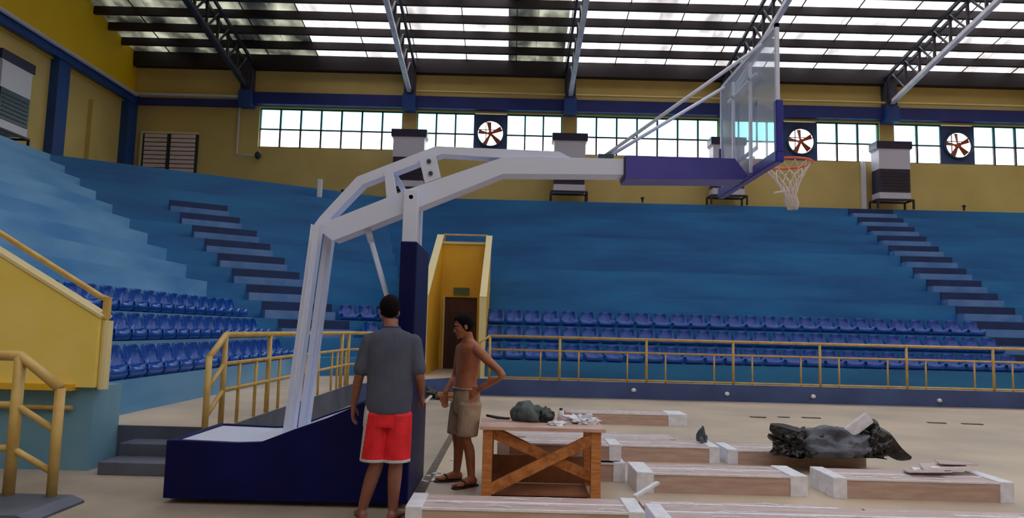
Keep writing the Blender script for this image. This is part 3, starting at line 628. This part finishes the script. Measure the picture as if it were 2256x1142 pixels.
MB().loft([((3.98,8.1,.42),(.10,0,.08),(0,.08,0)),((4.12,8.08,.34),(.06,0,.10),(0,.07,0)),((4.26,8.06,.22),(.03,0,.07),(0,.05,0)),((4.38,8.05,.18),(.01,0,.02),(0,.02,0))],9).build('black_sheet', M_black, hp)
MB().loft([((3.2,8.1,.36),(.02,0,.10),(0,.06,.02)),((3.0,8.1,.42),(.02,0,.09),(0,.05,.02)),((2.88,8.1,.47),(.01,0,.04),(0,.02,.01))],8).build('black_sheet', M_black, hp)
MB().bar((3.66,8.12,.36),(3.98,8.12,.60), .05,.13,bev=.01).build('white_strip', M_foam, hp, label='pale foam strip sticking out of the heap')
wp = thing('paper_pile', (4.1,7.15,.18), 'flattened white wrapping sheets on the carton below the black heap', 'wrapping paper')
for k in range(5):
    b = MB(); x0 = 3.78+k*.1; y0 = 7.0+.04*k; z0 = .19+.012*k
    P = [(x0,y0),(x0+.34,y0-.04+.03*(k%2)),(x0+.42,y0+.2),(x0+.08,y0+.24)]
    A = [b.b.verts.new((p[0],p[1],z0+random.uniform(0,.035))) for p in P]; B_ = [b.b.verts.new(v.co+V((0,0,.008))) for v in A]
    b.b.faces.new(A[::-1]); b.b.faces.new(B_)
    for j in range(4): b.b.faces.new((A[j],A[(j+1)%4],B_[(j+1)%4],B_[j]))
    b.build('sheet', M_paper if k % 2 else M_cardt, wp)
cb = thing('cloth_bag', (.22,6.85,TZ), 'dark grey green cloth bundle on the work table', 'bag')
crumple('bag_body', (.20,6.85,TZ), (.15,.12,.13), mat('grey_green_cloth',(92,104,106),.7,rgb2=(60,72,76),scale=12,bump=.4,bscale=20), None, None, 2, .3, 4, 4, cb, False)
crumple('bag_flap', (.34,6.83,TZ), (.08,.08,.09), M_black, None, None, 4, .5, 5, 3, cb, False)
cr_ = MB().tube([(-.2,6.78,TZ+.05),(-.1,6.8,TZ+.03),(-.02,6.84,TZ+.02),(.01,6.8,TZ+.025)], [.012,.016,.012,.012],6).build('dark_cord', M_iron, None, smooth=True); recentre(cr_)
tag(cr_, 'short dark strap lying left of the cloth bundle on the table', 'strap')
crumple('plastic_scrap', (.68,6.8,TZ), (.13,.09,.05), M_foam, 'white crumpled plastic scraps on the right half of the work table', 'plastic scrap', 6, .9, 8, 4)
crumple('plastic_scrap', (.43,6.60,TZ), (.07,.05,.03), M_foam, 'small white plastic scrap beside the cloth bundle on the table', 'plastic scrap', 9, .8, 8, 3)
bt = thing('small_bottle', (.52,7.0,TZ), 'small white bottle with a dark cap on the work table', 'bottle')
MB().tube([(.50,7.0,TZ),(.50,7.0,TZ+.09)], .03,12).build('bottle_body', M_foam, bt, smooth=True); MB().tube([(.50,7.0,TZ+.09),(.50,7.0,TZ+.11)], .016,10).build('cap', M_iron, bt)
crumple('cloth_bundle', (2.3,8.75,.2), (.05,.05,.12), M_grey, 'dark crumpled wrapping standing on the end of a third row carton', 'wrapping', 12, .7, 6, 3)
hb = thing('rag_heap', (-1.5,15.4,0), 'dark bundle beside brown boards on the floor before the tunnel', 'rag heap')
crumple('dark_bundle', (-1.62,15.3,0), (.2,.2,.16), M_black, None, None, 13, .6, 5, 3, hb)
for k in range(2): MB().bar((-1.45,15.2-.1*k,.06+.07*k),(-.7,15.1,.05+.07*k), .14,.05).build('board', M_woodx, hb)
ws = MB().bar((1.0,5.8,.19),(1.22,6.0,.26), .035,.02).build('foam_strip', M_foam, None); recentre(ws); tag(ws, 'short white foam strip tilted on the corner of the nearest carton', 'foam strip')
# court edge and floor debris
box('court_surface', M_court, None, -.72, XR-2, 3, 16.0, 0, .004, kind='structure')
box('trim_5', M_stain, None, -.80, -.72, 3, 15.6, 0, .010, kind='structure')
for k, (x, y, l) in enumerate(((4.5,13.3,.28),(5.0,13.4,.2),(5.5,13.4,.32),(7.6,13.1,.3),(8.2,13.05,.34),(9.6,12.7,.5),(10.2,12.6,.4))):
    o = MB().bar((x-l/2,y,.012),(x+l/2,y-.03,.012), .09,.012).build('floor_mat_scrap', M_stain, None); recentre(o)
    tag(o, 'flat dark scrap on the far court floor, %s from the left' % ORD[k], 'scrap', 'dark scraps on the far court floor')
for k in range(9):
    x = random.uniform(-.8,-.6); y = random.uniform(6.3,8.6)
    o = MB().ball((x,y,.012), .03, .02, .012,1).build('foam_crumb', M_foam, None); recentre(o); tag(o, 'small pale foam crumb on the floor along the court edge', 'foam crumb', 'foam crumbs along the court edge')
# ---------------------------------------------------------------- people
def bake(mb, name, m, parent, vox, smooth=3, **kw):
    o = mb.build(name, m, None); md = o.modifiers.new('r', 'REMESH'); md.mode = 'VOXEL'; md.voxel_size = vox
    sm = o.modifiers.new('s', 'SMOOTH'); sm.factor = .5; sm.iterations = smooth
    dg = bpy.context.evaluated_depsgraph_get(); me = bpy.data.meshes.new_from_object(o.evaluated_get(dg)); old = o.data
    o.modifiers.clear(); o.data = me; bpy.data.meshes.remove(old); og = org(parent); me.transform(Matrix.Translation(-og))
    me.materials.clear()
    for x in (m if isinstance(m, (list,tuple)) else [m]): me.materials.append(x)
    for p in me.polygons: p.use_smooth = True; p.material_index = 0
    o.parent = parent; ORG[o.name] = og.copy(); return tag(o, **kw)
def limb(mb, pts, rs, n=12):
    pts = [V(p) for p in pts]; secs = []
    for i, p in enumerate(pts):
        d = (pts[min(i+1,len(pts)-1)]-pts[max(i-1,0)]).normalized(); a = d.orthogonal().normalized()
        if secs:
            pa = secs[-1][1].normalized(); a = (pa-d*pa.dot(d)).normalized()
        secs.append((p, a*rs[i], d.cross(a)*rs[i]))
    mb.loft(secs, n, 3); mb.ball(pts[0], rs[0]*.98, sub=2); mb.ball(pts[-1], rs[-1]*.98, sub=2)
def hand(mb, wrist, d, pn, side, curl=.5, sc=1.0):
    """d: direction to the fingers, pn: palm normal, side: direction towards the thumb"""
    d = V(d).normalized(); side = V(side); side = (side-d*side.dot(d)).normalized(); pn = d.cross(side).normalized() * (1 if d.cross(side).dot(V(pn)) > 0 else -1)
    w_ = V(wrist)
    mb.loft([(w_-d*.02, side*.026*sc, pn*.02*sc),(w_+d*.03*sc, side*.036*sc, pn*.017*sc),(w_+d*.08*sc, side*.042*sc, pn*.014*sc),(w_+d*.095*sc, side*.04*sc, pn*.011*sc)], 12, 2)
    for k, L in enumerate((.068,.078,.072,.056)):
        base = w_+d*.085*sc+side*(.029-.0195*k)*sc; p = base; pts = [p]; a = curl*.35
        for q, f in enumerate((.45,.32,.25)):
            dd = d*math.cos(a)+pn*math.sin(a)+side*(.06-.04*k)*.6; p = p+dd.normalized()*L*f*sc; pts.append(p); a += curl*.75
        limb(mb, pts, [.0095*sc,.009*sc,.0085*sc,.0072*sc], 8)
    p = w_+d*.02*sc+side*.028*sc; pts = [p, p+(d*.6+side*.55+pn*.25).normalized()*.036*sc]; pts.append(pts[-1]+(d*.85+side*.25+pn*.3).normalized()*.03*sc); pts.append(pts[-1]+(d*.95+pn*.35).normalized()*.024*sc)
    limb(mb, pts, [.013*sc,.0115*sc,.0105*sc,.0085*sc], 8)
def foot(mb, ankle, fd, z0=.0, L=.245):
    fd = V(fd).normalized(); sd = V((fd.y,-fd.x,0)); a = V(ankle); g = V((a.x,a.y,z0))
    mb.loft([(g-fd*.055+V((0,0,.03)), sd*.024, V((0,0,.028))),(g-fd*.02+V((0,0,.042)), sd*.033, V((0,0,.042))),(g+fd*.05+V((0,0,.038)), sd*.036, V((0,0,.037))),(g+fd*.12+V((0,0,.026)), sd*.044, V((0,0,.025))),(g+fd*.165+V((0,0,.019)), sd*.044, V((0,0,.018))),(g+fd*.19+V((0,0,.014)), sd*.034, V((0,0,.013)))], 12, 3)
    for k in range(5):
        q = g+fd*(.165-.008*k*k*.35)+sd*(.03-.0155*k)*1.0; mb.loft([(q+V((0,0,.014)), sd*.010, V((0,0,.012))),(q+fd*(.04-.004*k)+V((0,0,.011)), sd*.009, V((0,0,.009)))], 8, 2); mb.ball(q+fd*(.04-.004*k)+V((0,0,.011)), .009, sub=1)
def head(mb, hc, f, up, parts, skin, s=1.0):
    """hc: centre of the skull at eye height"""
    f = V(f).normalized(); up = V(up); up = (up-f*up.dot(f)).normalized(); r = f.cross(up)
    M = lambda a,b,c: V(hc)+r*(a*s)+f*(b*s)+up*(c*s)
    rot = Matrix((r,f,up)).transposed()
    mb.ball(M(0,-.012,.035), .074*s,.094*s,.085*s,3,rot)                       # cranium
    mb.loft([(M(0,.028,.03), r*.066*s, f*.062*s),(M(0,.032,-.03), r*.060*s, f*.058*s),(M(0,.040,-.07), r*.048*s, f*.046*s),(M(0,.052,-.105), r*.028*s, f*.030*s)],16,3)
    mb.loft([(M(0,.088,.015), r*.009*s, f*.010*s),(M(0,.096,-.01), r*.011*s, f*.013*s),(M(0,.100,-.034), r*.017*s, f*.016*s),(M(0,.090,-.042), r*.012*s, f*.012*s)],8,2)   # nose
    mb.ball(M(0,.082,.030), .050*s,.014*s,.012*s,2,rot); mb.ball(M(0,.088,-.062), .024*s,.010*s,.010*s,2,rot); mb.ball(M(0,.078,-.10), .022*s,.016*s,.014*s,2,rot)
    for e in (-1,1): mb.ball(M(e*.040,.070,-.018), .020*s,.016*s,.016*s,2,rot); mb.ball(M(e*.078,-.005,-.01), .009*s,.020*s,.032*s,2,rot)
    for e in (-1,1):
        parts.append(('eye', MB().ball(M(e*.031,.0835,.004), .0115*s,.0115*s,.0065*s, 2, rot), M_eye)); parts.append(('iris', MB().ball(M(e*.031,.0915,.003), .0052*s, sub=1), M_iris))
        parts.append(('eyebrow', MB().loft([(M(e*.016,.096,.022), up*.004, f*.004),(M(e*.033,.096,.028), up*.005, f*.004),(M(e*.052,.082,.022), up*.003, f*.004)],6,2), M_hair))
    parts.append(('lips', MB().ball(M(0,.095,-.063), .022*s,.006*s,.007*s,2,rot), M_lip))
    return M, r, f, up, rot
def hair(M, r, f, up, s, low=-.07, front=.07, seed=1):
    b = bmesh.new(); bmesh.ops.create_icosphere(b, subdivisions=5, radius=1)
    for v in b.verts:
        n_ = v.co.normalized(); k = 1.0+.05*noise.noise(n_*9+V((seed,0,0)))
        x_, y_, z_ = n_.x*.083*k, -.014+n_.y*.103*k, .038+n_.z*.098*k
        lim = low if y_ < .0 else low+(y_/.05)*.10       # hairline rises towards the face
        if z_ < lim: z_ = lim; x_ *= .86; y_ = y_*.84
        if y_ > front and z_ < .075: y_ = front*.8
        v.co = M(x_, y_, z_)
    m = MB(); m.b.free(); m.b = b; return m
# --- man 1: back to the camera
m1 = thing('person', (-1.0,5.68,0), 'man seen from behind in a dark grey T-shirt and red shorts, one arm hanging down', 'person')
Xv, Yv, Zv = V((1,0,0)), V((0,1,0)), V((0,0,1))
bx, by = -.915, 5.66
b = MB()
b.loft([((bx-.01,by,.80),(.15,0,0),(0,.105,0)),((bx-.01,by,.90),(.165,0,0),(0,.115,0)),((bx,by,1.02),(.145,0,0),(0,.10,0)),((bx,by+.01,1.15),(.155,0,0),(0,.105,0)),((bx,by,1.28),(.185,0,0),(0,.115,0)),((bx,by,1.36),(.19,0,0),(0,.10,0)),((bx-.005,by,1.41),(.13,0,0),(0,.075,0)),((bx-.01,by+.01,1.45),(.062,0,0),(0,.06,0)),((bx-.015,by+.035,1.52),(.054,0,0),(0,.056,0))],20)
hf = V((-.28,.86,-.38)); hu = V((-.04,.35,.95)); hc1 = V((-.955,by+.065,1.575)); parts1 = []
h1 = head(b, hc1, hf, hu, parts1, M_skin1, .97)
# legs
for hx, kx, ax, ky in ((bx-.085,-.985,-1.085,.0),(bx+.085,-.845,-.855,.0)):
    limb(b, [(hx,by,.86),((hx+kx)/2,by+.005,.66),(kx,by+.01,.46),(kx+(ax-kx)*.35,by-.015,.32),(ax,by,.085)], [.088,.074,.054,.055,.036])
foot(b, (-1.085,by,0), (-.35,1,0)); foot(b, (-.855,by,0), (.22,1,0))
# left arm (screen left), hanging
sl, el, wl_ = V((-1.085,by,1.345)), V((-1.155,by+.0,1.07)), V((-1.205,by+.08,.845))
limb(b, [sl,(sl+el)/2,el,(el*.6+wl_*.4),wl_], [.056,.047,.038,.037,.026]); hand(b, wl_, (-.02,.12,-1), (1,0,0), (0,1,0), .45)
sr, er, wr_ = V((-.745,by,1.345)), V((-.685,by-.02,1.08)), V((-.690,by+.16,.93))
limb(b, [sr,(sr+er)/2,er,(er*.6+wr_*.4),wr_], [.056,.047,.038,.037,.026]); hand(b, wr_, (.10,.55,-.55), (-1,0,0), (0,.6,.6), .9)
bake(b, 'body', M_skin1, m1, .0065, 3)
for n_, mb_, mm in parts1: mb_.build(n_, mm, m1, smooth=True)
hair(*h1[:4], .97, -.075, .075).build('hair', M_hair, m1, smooth=True)
b = MB()
b.loft([((bx-.005,by,.80),(.172,0,0),(0,.135,0)),((bx-.005,by,.84),(.175,0,0),(0,.138,0)),((bx,by,.95),(.180,0,0),(0,.132,0)),((bx,by,1.08),(.178,0,0),(0,.125,0)),((bx,by,1.22),(.190,0,0),(0,.128,0)),((bx,by,1.33),(.198,0,0),(0,.118,0)),((bx-.003,by,1.40),(.165,0,0),(0,.095,0)),((bx-.005,by+.005,1.435),(.085,0,0),(0,.078,0)),((bx-.008,by+.01,1.455),(.067,0,0),(0,.066,0))],24)
for s_, e_ in ((sl,el),(sr,er)): limb(b, [s_+V((0,0,-.002)), s_.lerp(e_,.45), s_.lerp(e_,.80)], [.066,.061,.062], 14)
o = bake(b, 'shirt', M_shirt, m1, .009, 3)
cd_ = MB().tube([(bx-.008+.066*math.cos(2*PI*k/20), by+.012+.065*math.sin(2*PI*k/20), 1.452-.006*math.sin(2*PI*k/20)) for k in range(20)], .007,6,True).build('collar', M_shirt, m1, smooth=True)
b = MB()
b.loft([((bx-.01,by,.70),(.185,0,0),(0,.132,0)),((bx-.01,by,.80),(.180,0,0),(0,.128,0)),((bx-.01,by,.88),(.168,0,0),(0,.12,0))],24)
for sgn, x0_, x1_ in ((-1,bx-.085,-1.005),(1,bx+.085,-.845)):
    b.loft([((x0_,by,.80),(.095,0,0),(0,.125,0)),((x0_*.6+x1_*.4,by,.66),(.103,0,0),(0,.125,0)),((x1_-.003,by,.475),(.112,0,0),(0,.122,0)),((x1_-.003,by,.44),(.114,0,0),(0,.122,0))],20)
o = bake(b, 'shorts', [M_red, M_trim], m1, .009, 2, label='red athletic shorts with a pale side panel and hem')
for p in o.data.polygons:
    c = p.center+org(o)
    if c.z < .462 or c.x < -1.043-(.88-c.z)*.13 or (c.x > bx+.185 and c.z < .8): p.material_index = 1
ph = thing('folded_paper', (-.66,5.86,.9), 'small white folded paper held in the right hand of the man in red shorts', 'paper')
MB().bar((-.668,5.875,.865),(-.62,5.91,.915), .028,.012).build('sheet', M_paper, ph)
# --- man 2: bare chested, facing left towards the camera
m2 = thing('person', (-.42,7.0,0), 'bare chested man in khaki shorts and sandals with one hand on his hip', 'person')
yaw = math.radians(212); f2 = V((math.cos(yaw), math.sin(yaw), 0)); r2 = V((f2.y,-f2.x,0))     # r2: his right
l2 = -r2; P = V((-.40,7.0,0)); Q = lambda a,b,c: P+l2*a+f2*b+Zv*c                                  # a: to his left, b: forward
b = MB()
def tor(z, w_, d_, fx=0, lx=0): return (Q(lx,fx,z), l2*w_, f2*d_)
b.loft([tor(.76,.14,.10,0),tor(.86,.15,.105,0),tor(.96,.132,.092,.01),tor(1.08,.142,.098,.0),tor(1.20,.168,.105,-.01),tor(1.28,.178,.095,-.01),tor(1.325,.12,.07,-.01),tor(1.36,.058,.056,.0),tor(1.43,.050,.052,.02)],20)
hc2 = Q(.0,.055,1.475); parts2 = []
h2 = head(b, hc2, V((-.93,-.30,-.22)), V((-.2,0,1)), parts2, M_skin2, .93)
for e, k_, a_ in ((1,Q(.10,.05,.45),Q(.125,-.01,.085)),(-1,Q(-.11,.03,.45),Q(-.15,.0,.085))):
    hp_ = Q(e*.08,0,.82); limb(b, [hp_, hp_.lerp(k_,.5), k_, k_.lerp(a_,.35)-f2*.02, a_], [.082,.068,.050,.050,.034])
    foot(b, a_, f2+l2*e*.2, .02)
s_, e_, w2 = Q(.165,-.01,1.265), Q(.40,-.15,1.04), Q(.20,-.02,.90)
limb(b, [s_, s_.lerp(e_,.5), e_, e_.lerp(w2,.4), w2], [.052,.043,.035,.035,.026]); hand(b, w2, w2-e_+f2*.10+Zv*(-.06), -l2, Zv*1.0-f2*.3, .5, .95)
s_, e_, w3 = Q(-.165,-.01,1.265), Q(-.235,.00,1.00), Q(-.17,.14,.84)
limb(b, [s_, s_.lerp(e_,.5), e_, e_.lerp(w3,.4), w3], [.052,.043,.035,.035,.026]); hand(b, w3, (f2*.1+l2*.15-Zv), l2, f2, .5, .95)
bake(b, 'body', M_skin2, m2, .0065, 3)
for n_, mb_, mm in parts2: mb_.build(n_, mm, m2, smooth=True)
MB().ball(Q(.08,.098,1.19), .008,sub=1).ball(Q(-.08,.098,1.19), .008,sub=1).ball(Q(0,.098,.99), .006,sub=1).build('nipple_and_navel', M_lip, m2)
hair(*h2[:4], .93, -.06, .06, 3).build('hair', M_hair, m2, smooth=True)
b = MB()
b.loft([tor(.66,.158,.12),tor(.78,.160,.122),tor(.90,.152,.112)],24)
for e, k_ in ((1,Q(.10,.04,.46)),(-1,Q(-.112,.025,.46))):
    hp_ = Q(e*.08,0,.76); b.loft([(hp_,l2*.095,f2*.115),(hp_.lerp(k_,.5),l2*.095,f2*.112),(k_,l2*.092,f2*.105)],18)
bake(b, 'shorts', M_khaki, m2, .009, 2)
MB().tube([Q(.155*math.cos(2*PI*k/28),.116*math.sin(2*PI*k/28),.895) for k in range(28)], .010,6,True).build('waistband', M_khaki, m2, smooth=True)
for e, a_ in ((1,Q(.125,-.01,0)),(-1,Q(-.15,0,0))):
    fd = (f2+l2*e*.2).normalized(); sd = V((fd.y,-fd.x,0)); b = MB()
    b.loft([(a_-fd*.07+Zv*.012, sd*.026, Zv*.011),(a_+fd*.0+Zv*.012, sd*.038, Zv*.012),(a_+fd*.08+Zv*.012, sd*.044, Zv*.012),(a_+fd*.16+Zv*.012, sd*.052, Zv*.012),(a_+fd*.215+Zv*.012, sd*.03, Zv*.010)],14)
    sn = b.build('sandal', M_sandal, m2, smooth=True)
    MB().tube([a_+fd*.10+sd*.05+Zv*.02, a_+fd*.11+sd*.03+Zv*.065, a_+fd*.12+Zv*.072, a_+fd*.11-sd*.03+Zv*.065, a_+fd*.10-sd*.05+Zv*.02], .011,6).build('strap', M_sandal, sn, smooth=True)
